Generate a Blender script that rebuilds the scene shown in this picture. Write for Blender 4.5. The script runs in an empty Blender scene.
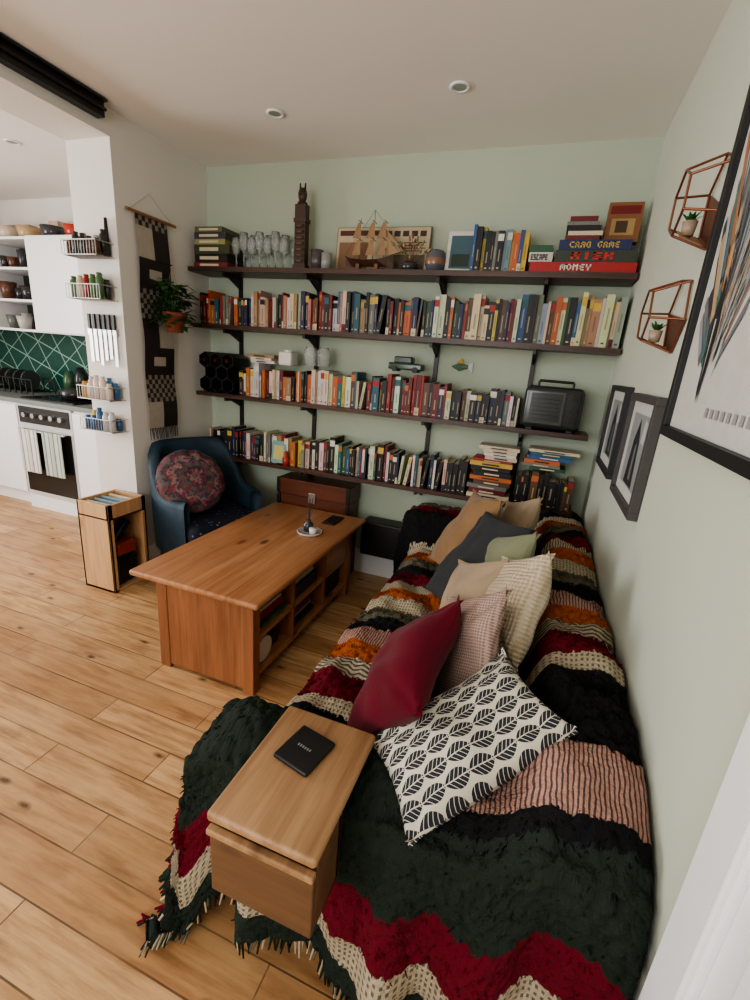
import bpy, math, random
from mathutils import Vector, Matrix, noise
random.seed(7)
R=random.random
def U(a,b): return a+(b-a)*R()
def L(r,g,b):
    f=lambda c:(c/255/12.92) if c/255<=0.04045 else ((c/255+0.055)/1.055)**2.4
    return (f(r),f(g),f(b))
def S(t):
    t=max(0.0,min(1.0,t)); return t*t*(3-2*t)
try: bpy.context.scene.view_settings.look='AgX - Medium High Contrast'
except Exception as e: print('look',e)

# ------------------------------------------------------------ materials
class NT:
    def __init__(s,name):
        s.m=bpy.data.materials.new(name); s.m.use_nodes=True
        s.t=s.m.node_tree; s.b=s.t.nodes['Principled BSDF']
    def n(s,typ,**k):
        n=s.t.nodes.new(typ)
        for a,v in k.items(): setattr(n,a,v)
        return n
    def l(s,a,b): s.t.links.new(a,b)
    def math(s,op,a,b=None,c=None):
        n=s.n('ShaderNodeMath',operation=op)
        for i,x in enumerate((a,b,c)):
            if x is None: continue
            if isinstance(x,(int,float)): n.inputs[i].default_value=x
            else: s.l(x,n.inputs[i])
        return n.outputs[0]
    def mix(s,f,a,b,mode='MIX'):
        n=s.n('ShaderNodeMix',data_type='RGBA',blend_type=mode)
        for i,x in ((0,f),(6,a),(7,b)):
            if isinstance(x,(int,float)): n.inputs[i].default_value=x
            elif isinstance(x,tuple): n.inputs[i].default_value=(x+(1,))[:4]
            else: s.l(x,n.inputs[i])
        return n.outputs[2]
    def coord(s,kind='Object',scale=(1,1,1)):
        t=s.n('ShaderNodeTexCoord'); m=s.n('ShaderNodeMapping')
        m.inputs['Scale'].default_value=scale
        s.l(t.outputs[kind],m.inputs[0]); return m.outputs[0]
    def noise(s,vec,scale,detail=4,rough=.55):
        n=s.n('ShaderNodeTexNoise'); n.inputs['Scale'].default_value=scale
        n.inputs['Detail'].default_value=detail; n.inputs['Roughness'].default_value=rough
        s.l(vec,n.inputs['Vector']); return n.outputs[0]
    def ramp(s,f,stops,interp='LINEAR'):
        n=s.n('ShaderNodeValToRGB'); r=n.color_ramp; r.interpolation=interp
        r.elements[0].position=stops[0][0]; r.elements[0].color=tuple(stops[0][1])+(1,)
        r.elements[1].position=stops[1][0]; r.elements[1].color=tuple(stops[1][1])+(1,)
        for p,c in stops[2:]:
            e=r.elements.new(p); e.color=tuple(c)+(1,)
        s.l(f,n.inputs[0]); return n.outputs[0]
    def bump(s,h,strength=.3,dist=.01):
        n=s.n('ShaderNodeBump'); n.inputs['Strength'].default_value=strength
        n.inputs['Distance'].default_value=dist
        s.l(h,n.inputs['Height']); s.l(n.outputs[0],s.b.inputs['Normal'])
    def set(s,col=None,rough=.6,metal=0,spec=None):
        if col is not None:
            if isinstance(col,tuple): s.b.inputs['Base Color'].default_value=(col+(1,))[:4]
            else: s.l(col,s.b.inputs['Base Color'])
        s.b.inputs['Roughness'].default_value=rough
        s.b.inputs['Metallic'].default_value=metal
        if spec is not None: s.b.inputs['Specular IOR Level'].default_value=spec
        return s.m

def m_plain(name,c,rough=.6,metal=0,var=.08,scale=6,bump=0,bscale=80):
    t=NT(name); v=t.coord()
    nz=t.noise(v,scale)
    c2=tuple(x*(1-var*2) for x in c); c1=tuple(min(1,x*(1+var)) for x in c)
    t.set(t.mix(nz,c2,c1),rough,metal)
    if bump: t.bump(t.noise(v,bscale,3),bump,.004)
    return t.m
def m_wood(name,c,dark,axis=1,rough=.45,plank=0,knots=.65):
    t=NT(name); sc=[26,26,26]; sc[axis]=1.3
    v=t.coord(scale=tuple(sc)); nz=t.noise(v,1.6,7,.66)
    sb=[5,5,5]; sb[axis]=.8
    nb=t.noise(t.coord(scale=tuple(sb)),2.2,4)
    a=t.math('ADD',t.math('MULTIPLY',nz,.6),t.math('MULTIPLY',nb,.4))
    col=t.ramp(a,[(.36,dark),(.62,c)])
    k=t.n('ShaderNodeTexVoronoi'); k.inputs['Scale'].default_value=1
    ks=[7,7,7]; ks[axis]=3.5
    t.l(t.coord(scale=tuple(ks)),k.inputs['Vector'])
    kn=t.ramp(k.outputs['Distance'],[(.08,(1,1,1)),(.17,(0,0,0))])
    col=t.mix(t.math('MULTIPLY',kn,knots),col,tuple(x*.3 for x in dark))
    if plank:
        tc=t.n('ShaderNodeTexCoord'); sp=t.n('ShaderNodeSeparateXYZ'); t.l(tc.outputs['Object'],sp.inputs[0])
        q=t.math('DIVIDE',sp.outputs[0],plank)
        fr=t.math('FRACT',q)
        pv=t.math('FRACT',t.math('MULTIPLY',t.math('SINE',t.math('MULTIPLY',t.math('FLOOR',q),12.9)),43.7))
        col=t.mix(t.math('MULTIPLY',pv,.5),col,dark)
        ln=t.math('LESS_THAN',fr,.018)
        col=t.mix(t.math('MULTIPLY',ln,.6),col,tuple(x*.4 for x in dark))
    t.set(col,rough); t.bump(a,.08,.003); return t.m

M={}
t=NT('painted_surface'); a=t.n('ShaderNodeAttribute',attribute_name='Col')
nz=t.noise(t.coord(),25); f=t.mix(t.math('MULTIPLY',nz,.25),a.outputs[0],(0.02,0.02,0.02))
M['col']=t.set(f,.5)
t=NT('painted_gloss'); a=t.n('ShaderNodeAttribute',attribute_name='Col'); 
f=t.mix(t.math('MULTIPLY',t.noise(t.coord(),9),.08),a.outputs[0],(0.02,0.02,0.02)); M['gloss']=t.set(f,.2)
t=NT('yarn'); a=t.n('ShaderNodeAttribute',attribute_name='Col'); 
f=t.mix(t.math('MULTIPLY',t.noise(t.coord(),40),.5),a.outputs[0],(0.01,0.01,0.01)); M['yarn']=t.set(f,1,spec=0)
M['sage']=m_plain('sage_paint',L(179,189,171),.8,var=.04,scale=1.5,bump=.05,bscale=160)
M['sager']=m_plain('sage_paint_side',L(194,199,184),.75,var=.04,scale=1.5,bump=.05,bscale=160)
M['white']=m_plain('white_paint',L(222,217,210),.75,var=.02,scale=2)
M['trim']=m_plain('white_gloss',L(234,234,236),.35,var=.01)
M['ceil']=m_plain('ceiling_paint',L(234,231,225),.9,var=.02,scale=1.2)
M['shelf']=m_wood('dark_walnut',L(80,52,42),L(40,26,20),0,.4)
M['metal']=m_plain('dark_metal',L(52,50,50),.4,.6)
M['steel']=m_plain('steel',L(180,180,178),.3,.9)
M['copper']=m_plain('copper_wire',L(150,98,78),.35,.8)
M['pine']=m_wood('pine_table',L(188,138,98),L(150,98,62),1,.38,.105,.85)
M['pineend']=m_wood('pine_panel',L(156,102,66),L(118,72,44),2,.45)
M['crate']=m_wood('crate_wood',L(206,166,124),L(176,134,92),2,.5,0,.4)
M['tray']=m_wood('tray_wood',L(180,142,104),L(134,98,66),1,.5)
M['trayd']=m_wood('tray_wood_shaded',L(112,80,52),L(78,54,36),0,.55)  # same tray wood, darkened so shade is painted into its front and sides
M['trunk']=m_wood('trunk_wood',L(112,62,42),L(72,38,26),0,.35)
M['black']=m_plain('black_plastic',L(22,22,24),.4)
M['grayfab']=m_plain('sofa_fabric',L(70,70,68),.9)
M['teal']=m_plain('teal_velvet',L(30,56,72),.65,var=.25,bump=.2,scale=12)
M['leaf']=m_plain('leaf_green',L(46,98,44),.5,var=.35,scale=30)
M['terra']=m_plain('terracotta',L(140,78,60),.7)
t=NT('clear_glass'); t.set((.93,.96,.95),.06); t.b.inputs['Transmission Weight'].default_value=.85; t.b.inputs['IOR'].default_value=1.3; M['glass']=t.m
# floor
t=NT('oak_floor'); v=t.coord()
br=t.n('ShaderNodeTexBrick'); br.offset=.37; br.offset_frequency=2; br.squash=1
t.l(v,br.inputs['Vector'])
br.inputs['Scale'].default_value=1; br.inputs['Brick Width'].default_value=1.05; br.inputs['Row Height'].default_value=.127
br.inputs['Mortar Size'].default_value=.0026; br.inputs['Mortar Smooth'].default_value=.3; br.inputs['Bias'].default_value=-.05
br.inputs['Color1'].default_value=L(212,170,122)+(1,); br.inputs['Color2'].default_value=L(166,120,78)+(1,)
br.inputs['Mortar'].default_value=L(74,52,34)+(1,)
g=t.noise(t.coord(scale=(1.3,20,1)),2.4,8,.70)
c=t.mix(t.math('MULTIPLY',t.ramp(g,[(.42,(0,0,0)),(.66,(1,1,1))]),.7),br.outputs[0],L(134,92,58))
g2=t.noise(t.coord(scale=(1,3.5,1)),2.6,4)
c=t.mix(t.math('MULTIPLY',t.ramp(g2,[(.4,(0,0,0)),(.65,(1,1,1))]),.3),c,L(216,180,134))
g3=t.noise(t.coord(scale=(1.2,6,1)),3.4,5)
c=t.mix(t.math('MULTIPLY',t.ramp(g3,[(.52,(0,0,0)),(.74,(1,1,1))]),.65),c,L(112,74,46))
k=t.n('ShaderNodeTexVoronoi',voronoi_dimensions='2D'); k.inputs['Scale'].default_value=1; t.l(t.coord(scale=(1.5,3.6,1)),k.inputs['Vector'])
kd=t.math('ADD',k.outputs['Distance'],t.math('MULTIPLY',t.math('SUBTRACT',t.noise(v,30,3),.5),.05))
c=t.mix(t.math('MULTIPLY',t.ramp(kd,[(.012,(1,1,1)),(.05,(0,0,0))]),.85),c,L(60,38,24))
t.set(c,.4); t.bump(br.outputs['Fac'],-.4,.003); M['floor']=t.m
# green tile
t=NT('green_tile'); tc=t.n('ShaderNodeTexCoord'); sp=t.n('ShaderNodeSeparateXYZ'); t.l(tc.outputs['Object'],sp.inputs[0])
x,z=sp.outputs[0],sp.outputs[2]
def line(e,k,w): return t.math('LESS_THAN',t.math('FRACT',t.math('MULTIPLY',e,k)),w)
d1=t.math('ADD',x,t.math('MULTIPLY',z,.55)); d2=t.math('SUBTRACT',x,t.math('MULTIPLY',z,1.3)); d3=t.math('ADD',t.math('MULTIPLY',x,.35),z)
mk=t.math('MAXIMUM',t.math('MAXIMUM',line(d1,4.3,.045),line(d2,3.7,.04)),line(d3,4.9,.05))
t.set(t.mix(mk,L(20,74,64),L(140,176,166)),.25); M['tile']=t.m
# leaf print
t=NT('leaf_print'); tc=t.n('ShaderNodeTexCoord'); sp=t.n('ShaderNodeSeparateXYZ'); t.l(tc.outputs['Object'],sp.inputs[0])
gx=t.math('DIVIDE',sp.outputs[1],.034); ci=t.math('FLOOR',gx)
fx=t.math('ABSOLUTE',t.math('SUBTRACT',t.math('FRACT',gx),.5))
gy=t.math('ADD',t.math('DIVIDE',sp.outputs[0],.056),t.math('MULTIPLY',t.math('MODULO',t.math('ADD',ci,40),2),.5))
fy=t.math('FRACT',gy)
wd=t.math('MULTIPLY',t.math('POWER',t.math('SINE',t.math('MULTIPLY',fy,3.1416)),.7),.46)
ins=t.math('LESS_THAN',fx,wd)
rib=t.math('GREATER_THAN',fx,.03)
ve=t.math('GREATER_THAN',t.math('SINE',t.math('MULTIPLY',t.math('SUBTRACT',fy,t.math('MULTIPLY',fx,.55)),34)),-.88)
mk=t.math('MULTIPLY',t.math('MULTIPLY',ins,rib),ve)
t.set(t.mix(mk,L(200,194,178),L(34,36,46)),.85); M['leafprint']=t.m
def m_fabric(name,c,sc=260,b=.4,c2=None,pat=0,sheen=.15,dark=.72,grid=0):
    t=NT(name); v=t.coord(); w=t.noise(v,sc,2); big=t.noise(v,7,3)
    col=t.mix(big,tuple(x*dark for x in c),c)
    if grid:
        sp=t.n('ShaderNodeSeparateXYZ'); t.l(v,sp.inputs[0])
        d1=t.math('SINE',t.math('MULTIPLY',t.math('ADD',sp.outputs[0],sp.outputs[1]),grid)); d2=t.math('SINE',t.math('MULTIPLY',t.math('SUBTRACT',sp.outputs[0],sp.outputs[1]),grid))
        p=t.math('MULTIPLY',d1,d2); p=t.math('ADD',p,t.math('MULTIPLY',t.math('SUBTRACT',w,.5),1.2))
        col=t.mix(t.ramp(p,[(.0,(0,0,0)),(.35,(1,1,1))]),col,c2); t.bump(p,b,.003)
    else: t.bump(w,b,.003)
    t.set(col,.9,spec=.2); t.b.inputs['Sheen Weight'].default_value=sheen; return t.m
M['crimson']=m_fabric('crimson_velvet',L(108,8,34),sheen=.08,dark=.35)
M['pinkpat']=m_fabric('dusty_pink_weave',L(178,154,142),c2=L(132,106,98),sheen=0,grid=420)
M['knit']=m_fabric('cream_knit',L(214,198,172),c2=L(182,164,136),grid=260,b=1)
M['olive']=m_fabric('olive_linen',L(132,136,108),dark=.6)
M['beige']=m_fabric('beige_linen',L(168,148,122),dark=.6)
M['tan']=m_fabric('tan_linen',L(152,120,86),dark=.5)
M['char']=m_fabric('charcoal_linen',L(56,58,60),sheen=.05,b=.8,sc=120)
t=NT('navy_floral'); vo=t.n('ShaderNodeTexVoronoi'); vo.inputs['Scale'].default_value=30; t.l(t.coord(),vo.inputs['Vector'])
t.set(t.mix(t.ramp(vo.outputs['Distance'],[(.16,(1,1,1)),(.22,(0,0,0))]),L(16,20,38),L(96,110,150)),.85); M['floral']=t.m
t=NT('mandala_cloth'); tc=t.n('ShaderNodeTexCoord'); sp=t.n('ShaderNodeSeparateXYZ'); t.l(tc.outputs['Object'],sp.inputs[0])
y,z=sp.outputs[0],sp.outputs[1]
ang=t.math('ARCTAN2',z,y); rad=t.math('SQRT',t.math('ADD',t.math('MULTIPLY',y,y),t.math('MULTIPLY',z,z)))
pet=t.math('MULTIPLY',t.math('SINE',t.math('MULTIPLY',ang,9)),.010)
n3=t.noise(t.coord(),30,4)
rr=t.math('FRACT',t.math('MULTIPLY',t.math('ADD',t.math('ADD',rad,pet),t.math('MULTIPLY',n3,.16)),9))
c=t.ramp(rr,[(0,L(134,62,76)),(.17,L(50,54,66)),(.34,L(84,104,96)),(.5,L(140,72,72)),(.66,L(56,76,98)),(.82,L(156,128,116))],'CONSTANT')
n4=t.noise(t.coord(),90,3)
c=t.mix(t.math('MULTIPLY',n4,.7),c,L(84,48,60)); t.set(c,.9); M['mandala']=t.m

# ------------------------------------------------------------ mesh builder
class MB:
    def __init__(s): s.v=[];s.f=[];s.m=[];s.c=[];s.s=[];s.mats=[]
    def mi(s,mat):
        mat=M[mat]
        if mat not in s.mats: s.mats.append(mat)
        return s.mats.index(mat)
    def add(s,vs,fs,mat='col',col=(.5,.5,.5),T=None,smooth=False):
        o=len(s.v)
        for p in vs:
            p=Vector(p)
            if T is not None: p=T@p
            s.v.append(p)
        i=s.mi(mat)
        for f in fs: s.f.append([o+k for k in f]); s.m.append(i); s.c.append(col); s.s.append(smooth)
    def box(s,a,b,mat='col',col=(.5,.5,.5),T=None):
        x0,y0,z0=a;x1,y1,z1=b
        s.add([(x0,y0,z0),(x1,y0,z0),(x1,y1,z0),(x0,y1,z0),(x0,y0,z1),(x1,y0,z1),(x1,y1,z1),(x0,y1,z1)],
          [(0,3,2,1),(4,5,6,7),(0,1,5,4),(1,2,6,5),(2,3,7,6),(3,0,4,7)],mat,col,T)
    def rbox(s,a,b,r,mat='col',col=(.5,.5,.5),T=None,n=3):
        x0,y0,z0=a;x1,y1,z1=b; r=min(r,(x1-x0)/2.01,(y1-y0)/2.01,(z1-z0)/2.01)
        ts=[-1+k/n for k in range(n+1)]+[k/n for k in range(n+1)]
        sg=[-1]*(n+1)+[1]*(n+1)
        idx={};vs=[];fs=[]
        ce=((x0+r,x1-r),(y0+r,y1-r),(z0+r,z1-r))
        def vert(i,j,k):
            key=(i,j,k)
            if key in idx: return idx[key]
            d=Vector([math.tan(ts[q]*math.pi/4) for q in key])
            if d.length>0: d.normalize()
            p=[ce[q][0 if sg[key[q]]<0 else 1]+d[q]*r for q in range(3)]
            idx[key]=len(vs);vs.append(p);return idx[key]
        m=len(ts)-1
        for i in range(m):
            for j in range(m):
                fs.append((vert(i,j,0),vert(i,j+1,0),vert(i+1,j+1,0),vert(i+1,j,0)))
                fs.append((vert(i,j,m),vert(i+1,j,m),vert(i+1,j+1,m),vert(i,j+1,m)))
                fs.append((vert(i,0,j),vert(i+1,0,j),vert(i+1,0,j+1),vert(i,0,j+1)))
                fs.append((vert(i,m,j),vert(i,m,j+1),vert(i+1,m,j+1),vert(i+1,m,j)))
                fs.append((vert(0,i,j),vert(0,i,j+1),vert(0,i+1,j+1),vert(0,i+1,j)))
                fs.append((vert(m,i,j),vert(m,i+1,j),vert(m,i+1,j+1),vert(m,i,j+1)))
        s.add(vs,fs,mat,col,T,True)
    def cyl(s,p0,p1,r0,r1=None,mat='col',col=(.5,.5,.5),n=12,T=None):
        if r1 is None:r1=r0
        p0=Vector(p0);p1=Vector(p1);d=(p1-p0).normalized()
        u=d.orthogonal().normalized();w=d.cross(u);vs=[]
        for p,r in((p0,r0),(p1,r1)):
            for k in range(n):
                a=2*math.pi*k/n; vs.append(p+(u*math.cos(a)+w*math.sin(a))*r)
        s.add(vs,[(k,(k+1)%n,n+(k+1)%n,n+k) for k in range(n)],mat,col,T,True)
        s.add(vs,[tuple(range(n-1,-1,-1)),tuple(range(n,2*n))],mat,col,T)
    def lathe(s,prof,c,mat='col',col=(.5,.5,.5),n=18,T=None):
        vs=[];c=Vector(c)
        for r,z in prof:
            for k in range(n):
                a=2*math.pi*k/n; vs.append(c+Vector((math.cos(a)*r,math.sin(a)*r,z)))
        fs=[(i*n+k,i*n+(k+1)%n,(i+1)*n+(k+1)%n,(i+1)*n+k) for i in range(len(prof)-1) for k in range(n)]
        s.add(vs,fs,mat,col,T,True)
    def quad(s,ps,mat='col',col=(.5,.5,.5),T=None): s.add(ps,[tuple(range(len(ps)))],mat,col,T)
    def done(s,name,bevel=0,mw=None,autosmooth=True):
        me=bpy.data.meshes.new(name); me.from_pydata(s.v,[],s.f)
        for m in s.mats: me.materials.append(m)
        me.polygons.foreach_set('material_index',s.m); me.polygons.foreach_set('use_smooth',s.s)
        at=me.color_attributes.new('Col','FLOAT_COLOR','CORNER'); d=[]
        for f,c in zip(s.f,s.c):
            for _ in f: d.extend((c[0],c[1],c[2],1))
        at.data.foreach_set('color',d); me.update()
        o=bpy.data.objects.new(name,me); bpy.context.collection.objects.link(o)
        if mw is not None: o.matrix_world=mw
        if bevel:
            b=o.modifiers.new('b','BEVEL'); b.width=bevel; b.segments=2; b.limit_method='ANGLE'
        return o
def single(name,a,b,mat,bevel=0):
    mb=MB(); mb.box(a,b,mat); return mb.done(name,bevel)
def TR(x,y,z,rz=0,rx=0,ry=0):
    return Matrix.Translation((x,y,z))@Matrix.Rotation(rz,4,'Z')@Matrix.Rotation(ry,4,'Y')@Matrix.Rotation(rx,4,'X')

# ------------------------------------------------------------ room
H=2.5; XR=.32; XL=-2.23; YB=2.75; YR=-1.8; KX=-5.2; KY=3.12; PY=2.04
single('floor',(KX-.1,YR-.1,-.1),(XR+.1,KY+.1,0),'floor')
single('ceiling',(KX-.1,YR-.1,H),(XR+.1,KY+.1,H+.1),'ceil')
single('wall_back',(XL,YB,0),(XR+.1,YB+.1,H),'sage')
single('wall_right',(XR,YR-.1,0),(XR+.1,YB,H),'sager')
single('wall_partition',(-2.53,PY,0),(XL,KY,H),'white')
single('wall_header',(-2.53,YR,2.38),(XL,PY,H),'white')
single('wall_kitchen',(KX,KY,0),(-2.53,KY+.1,H),'white')
mb=MB(); wx0,wx1,wz0,wz1=-2.1,-.2,.75,2.25
mb.box((KX,YR-.1,0),(wx0,YR,H),'white');mb.box((wx1,YR-.1,0),(XR,YR,H),'white')
mb.box((wx0,YR-.1,0),(wx1,YR,wz0),'white');mb.box((wx0,YR-.1,wz1),(wx1,YR,H),'white'); mb.done('wall_rear')
mb=MB(); 
mb.box((KX-.1,YR,0),(KX,-.6,H),'white');mb.box((KX-.1,1.4,0),(KX,KY,H),'white')
mb.box((KX-.1,-.6,0),(KX,1.4,.7),'white');mb.box((KX-.1,-.6,2.3),(KX,1.4,H),'white'); mb.done('wall_left')
mb=MB()
for x in (wx0,(wx0+wx1)/2-.02,wx1-.05): mb.box((x,YR-.06,wz0),(x+.05,YR-.02,wz1),'trim')
for z in (wz0,wz1-.05): mb.box((wx0,YR-.06,z),(wx1,YR-.02,z+.05),'trim')
mb.done('window_1')
mb=MB()
for y in (-.6,.38,1.35): mb.box((KX-.06,y,.7),(KX-.02,y+.05,2.3),'trim')
for z in (.7,2.25): mb.box((KX-.06,-.6,z),(KX-.02,1.4,z+.05),'trim')
mb.done('window_2')
single('baseboard_back',(XL,2.732,0),(XR,YB,.17),'trim',.004)
single('baseboard_right',(.302,.60,0),(XR,2.73,.17),'trim',.004)
single('baseboard_partition',(XL,PY,0),(XL+.016,2.73,.17),'trim',.004)
mb=MB(); 
mb.box((.298,.495,0),(XR,.59,2.12),'trim'); mb.box((.290,.50,0),(XR,.575,2.12),'trim'); mb.box((.306,.44,0),(XR,.495,2.08),'trim'); mb.box((.296,.40,0),(XR,.438,2.08),'trim'); mb.box((.304,.34,0),(XR,.40,2.08),'trim')
mb.done('door_frame_trim',.003)
for (x,y) in ((-1.41,2.24),(-.524,2.19),(-3.22,2.25)):
    mb=MB(); mb.lathe([(.042,H-.001),(.042,H-.005),(.032,H-.007),(.028,H-.003)],(x,y,0),'trim',n=24); mb.lathe([(.028,H-.003),(.02,H-.0025),(.0,H-.002)],(x,y,0),'steel'); mb.done('ceiling_downlight')
mb=MB(); mb.box((-2.228,-.6,2.425),(-2.18,1.98,2.497),'black'); mb.box((-2.18,-.6,2.45),(-2.165,1.98,2.462),'black'); mb.box((-2.18,-.6,2.485),(-2.155,1.98,2.497),'black'); mb.done('blind_rail',.003)

# ------------------------------------------------------------ bookshelves
SZ=[1.893,1.565,1.14,.725]
mb=MB()
for z,x0,x1 in zip(SZ,(-2.21,-2.19,-2.18,-2.12),(.31,.31,.25,.25)):
    mb.box((x0,2.53,z-.026),(x1,2.742,z),'shelf')
for x,zt in ((-1.97,1.9),(-1.40,1.9),(-.62,1.9),(-.08,1.9)):
    mb.box((x-.012,2.732,.66),(x+.012,2.748,zt+.03),'metal')
    for z in SZ:
        mb.box((x-.008,2.56,z-.05),(x+.008,2.735,z-.026),'metal')
        mb.add([(x-.006,2.735,z-.026),(x+.006,2.735,z-.026),(x-.006,2.735,z-.1),(x+.006,2.735,z-.1),(x-.006,2.6,z-.04),(x+.006,2.6,z-.04)],
               [(0,2,4),(1,5,3),(2,3,5,4)],'metal')
mb.done('bookshelf')
C=dict(black=L(22,22,24),navy=L(32,40,74),blue=L(52,86,136),teal=L(34,96,106),red=L(160,34,34),dred=L(110,26,32),orange=L(196,104,48),
 yellow=L(206,172,76),cream=L(210,196,168),white=L(220,216,206),gray=L(120,120,116),green=L(46,84,60),olive=L(100,102,66),
 brown=L(96,66,46),tan=L(166,136,100),pink=L(186,116,122),purple=L(76,50,86),lgray=L(176,172,164),lblue=L(130,156,170))
def pal(names): return [C[n] for n in names.split()]
PAL={
 'mixdark':pal('black black black navy red dred cream white green brown gray black teal tan brown orange navy'),
 'mix':pal('black black white red cream orange blue teal cream gray yellow brown green navy white dred lblue black'),
 'blues':pal('navy black blue teal black lblue cream gray orange green white brown lgray'),
 'whites':pal('white cream white lgray cream white red black tan orange dred'),
 'creams':pal('cream cream tan lgray cream brown tan white'),
 'reds':pal('dred red teal white pink cream navy dred orange black brown'),
 'darks':pal('black black black navy gray cream black purple white brown black'),
}
def lum(c): return .3*c[0]+.6*c[1]+.1*c[2]
def one_book(mb,x,z,t,h,d,yf,c,T=None):
    mb.box((x,yf,z),(x+t,yf+d,z+h),'col',c,T)
    mb.quad([(x+.002,yf+.003,z+h+.0006),(x+t-.002,yf+.003,z+h+.0006),(x+t-.002,yf+d,z+h+.0006),(x+.002,yf+d,z+h+.0006)],'col',L(200,184,156),T)
    y=yf-.0008
    def band(za,zb,cc,i=.0): mb.quad([(x+i,y,z+za),(x+t-i,y,z+za),(x+t-i,y,z+zb),(x+i,y,z+zb)],'col',cc,T)
    k=R(); lc=C['cream'] if lum(c)<.25 else random.choice([C['black'],C['dred'],C['navy']])
    if k<.3: band(h*.75,h*.92,random.choice([C['white'],C['orange'],C['yellow'],C['black'],C['teal'],C['red']]))
    elif k<.42: band(0,h*.2,lc)
    if t>.014:
        a=U(.2,.35);b=a+U(.25,.42)
        mb.quad([(x+t*.4,y-.0004,z+h*a),(x+t*.6,y-.0004,z+h*a),(x+t*.6,y-.0004,z+h*b),(x+t*.4,y-.0004,z+h*b)],'col',tuple(.5*(p+q) for p,q in zip(lc,c)),T)
        band(h*.07,h*.10,lc,t*.3)
def row(name,segs,z,lean=.04):
    mb=MB()
    for x0,x1,p,h0,h1 in segs:
        x=x0; run=0; hc=U(h0,h1)
        while x<x1-.012:
            t=random.choice([U(.010,.018),U(.016,.028),U(.022,.038)]); t=min(t,x1-x)
            if run<=0: run=random.randint(1,4); hc=U(h0,h1); cc=random.choice(PAL[p])
            run-=1
            h=min(h1,max(h0,hc+U(-.012,.012))); c=random.choice(PAL[p]) if R()<.75 else cc; c=tuple(min(1,k*U(.75,1.1)) for k in c)
            d=U(.12,.155); yf=2.548+U(0,.03)
            if R()<lean and t<.03 and x+t+.045<x1:
                a=U(.08,.16)
                T=Matrix.Translation((x,0,z))@Matrix.Rotation(a,4,'Y')
                one_book(mb,0,t*math.sin(a),t,h*.98,d,yf,c,T); x+=t+h*math.sin(a)+.004
            else:
                one_book(mb,x,z,t,h,d,yf,c); x+=t+.0008
    return mb.done(name)
def stack(mb,x0,x1,z,n,p,ws=(.15,.21),yf=2.55,th=(.014,.034)):
    for i in range(n):
        w=U(*ws); t=U(*th); c=random.choice(PAL[p]); xs=x0+U(0,max(0,x1-x0-w)); dd=U(.13,.16)
        mb.box((xs,yf+U(0,.02),z),(xs+w,yf+dd,z+t),'col',c)
        mb.quad([(xs+w*.3,yf-.001,z+t*.35),(xs+w*.7,yf-.001,z+t*.35),(xs+w*.7,yf-.001,z+t*.65),(xs+w*.3,yf-.001,z+t*.65)],'col',C['cream'] if lum(c)<.25 else C['black'])
        z+=t+.0006
    return z
row('books',[(-2.16,-1.75,'mixdark',.15,.22),(-1.75,-1.45,'whites',.16,.21),(-1.45,-1.05,'reds',.16,.22),(-1.05,-.62,'mixdark',.17,.215),
   (-.62,-.2,'mix',.17,.225),(-.2,.1,'blues',.18,.23),(.1,.30,'creams',.21,.245)],SZ[1],.03)
row('books',[(-1.86,-1.45,'whites',.14,.21),(-1.45,-1.2,'whites',.17,.22),(-1.2,-.85,'mix',.16,.23),(-.85,-.5,'reds',.16,.22),(-.5,-.11,'darks',.15,.2)],SZ[2],.04)
row('books',[(-2.1,-1.6,'darks',.15,.21),(-1.6,-1.42,'whites',.12,.2),(-1.42,-1.0,'mix',.16,.22),(-1.0,-.62,'mixdark',.17,.22),(-.62,-.33,'darks',.17,.2)],SZ[3],.05)
row('books',[(-.46,-.19,'mix',.17,.215)],SZ[0],0)
row('books',[(-.06,.24,'darks',.14,.2)],SZ[3],0)
mb=MB(); z=stack(mb,-.33,-.07,SZ[3],8,'mix',(.2,.25),2.545,(.02,.03)); stack(mb,-.31,-.06,z,5,'whites',(.17,.22),2.545,(.014,.022)); 
z=stack(mb,-.05,.24,SZ[3]+.203,6,'mix',(.18,.26),2.545,(.014,.024)); stack(mb,-1.82,-1.6,SZ[2]+.212,3,'whites',(.15,.2),2.56,(.012,.02)); mb.done('stacked_books')
mb=MB(); z=SZ[0]
for c,h,w in ((L(120,34,38),.03,.27),(C['black'],.045,.26),(L(64,70,44),.05,.28),(L(150,150,96),.03,.24),(L(60,62,66),.035,.25),(C['olive'],.03,.22)):
    o=U(0,.02); mb.box((-2.19+o,2.56,z),(-2.19+o+w-.02,2.74,z+h),'col',c); mb.quad([(-2.14,2.559,z+h*.3),(-2.0,2.559,z+h*.3),(-2.0,2.559,z+h*.7),(-2.14,2.559,z+h*.7)],'col',C['cream']); z+=h+.001
mb.done('board_games')
mb=MB(); z=SZ[0]
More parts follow.
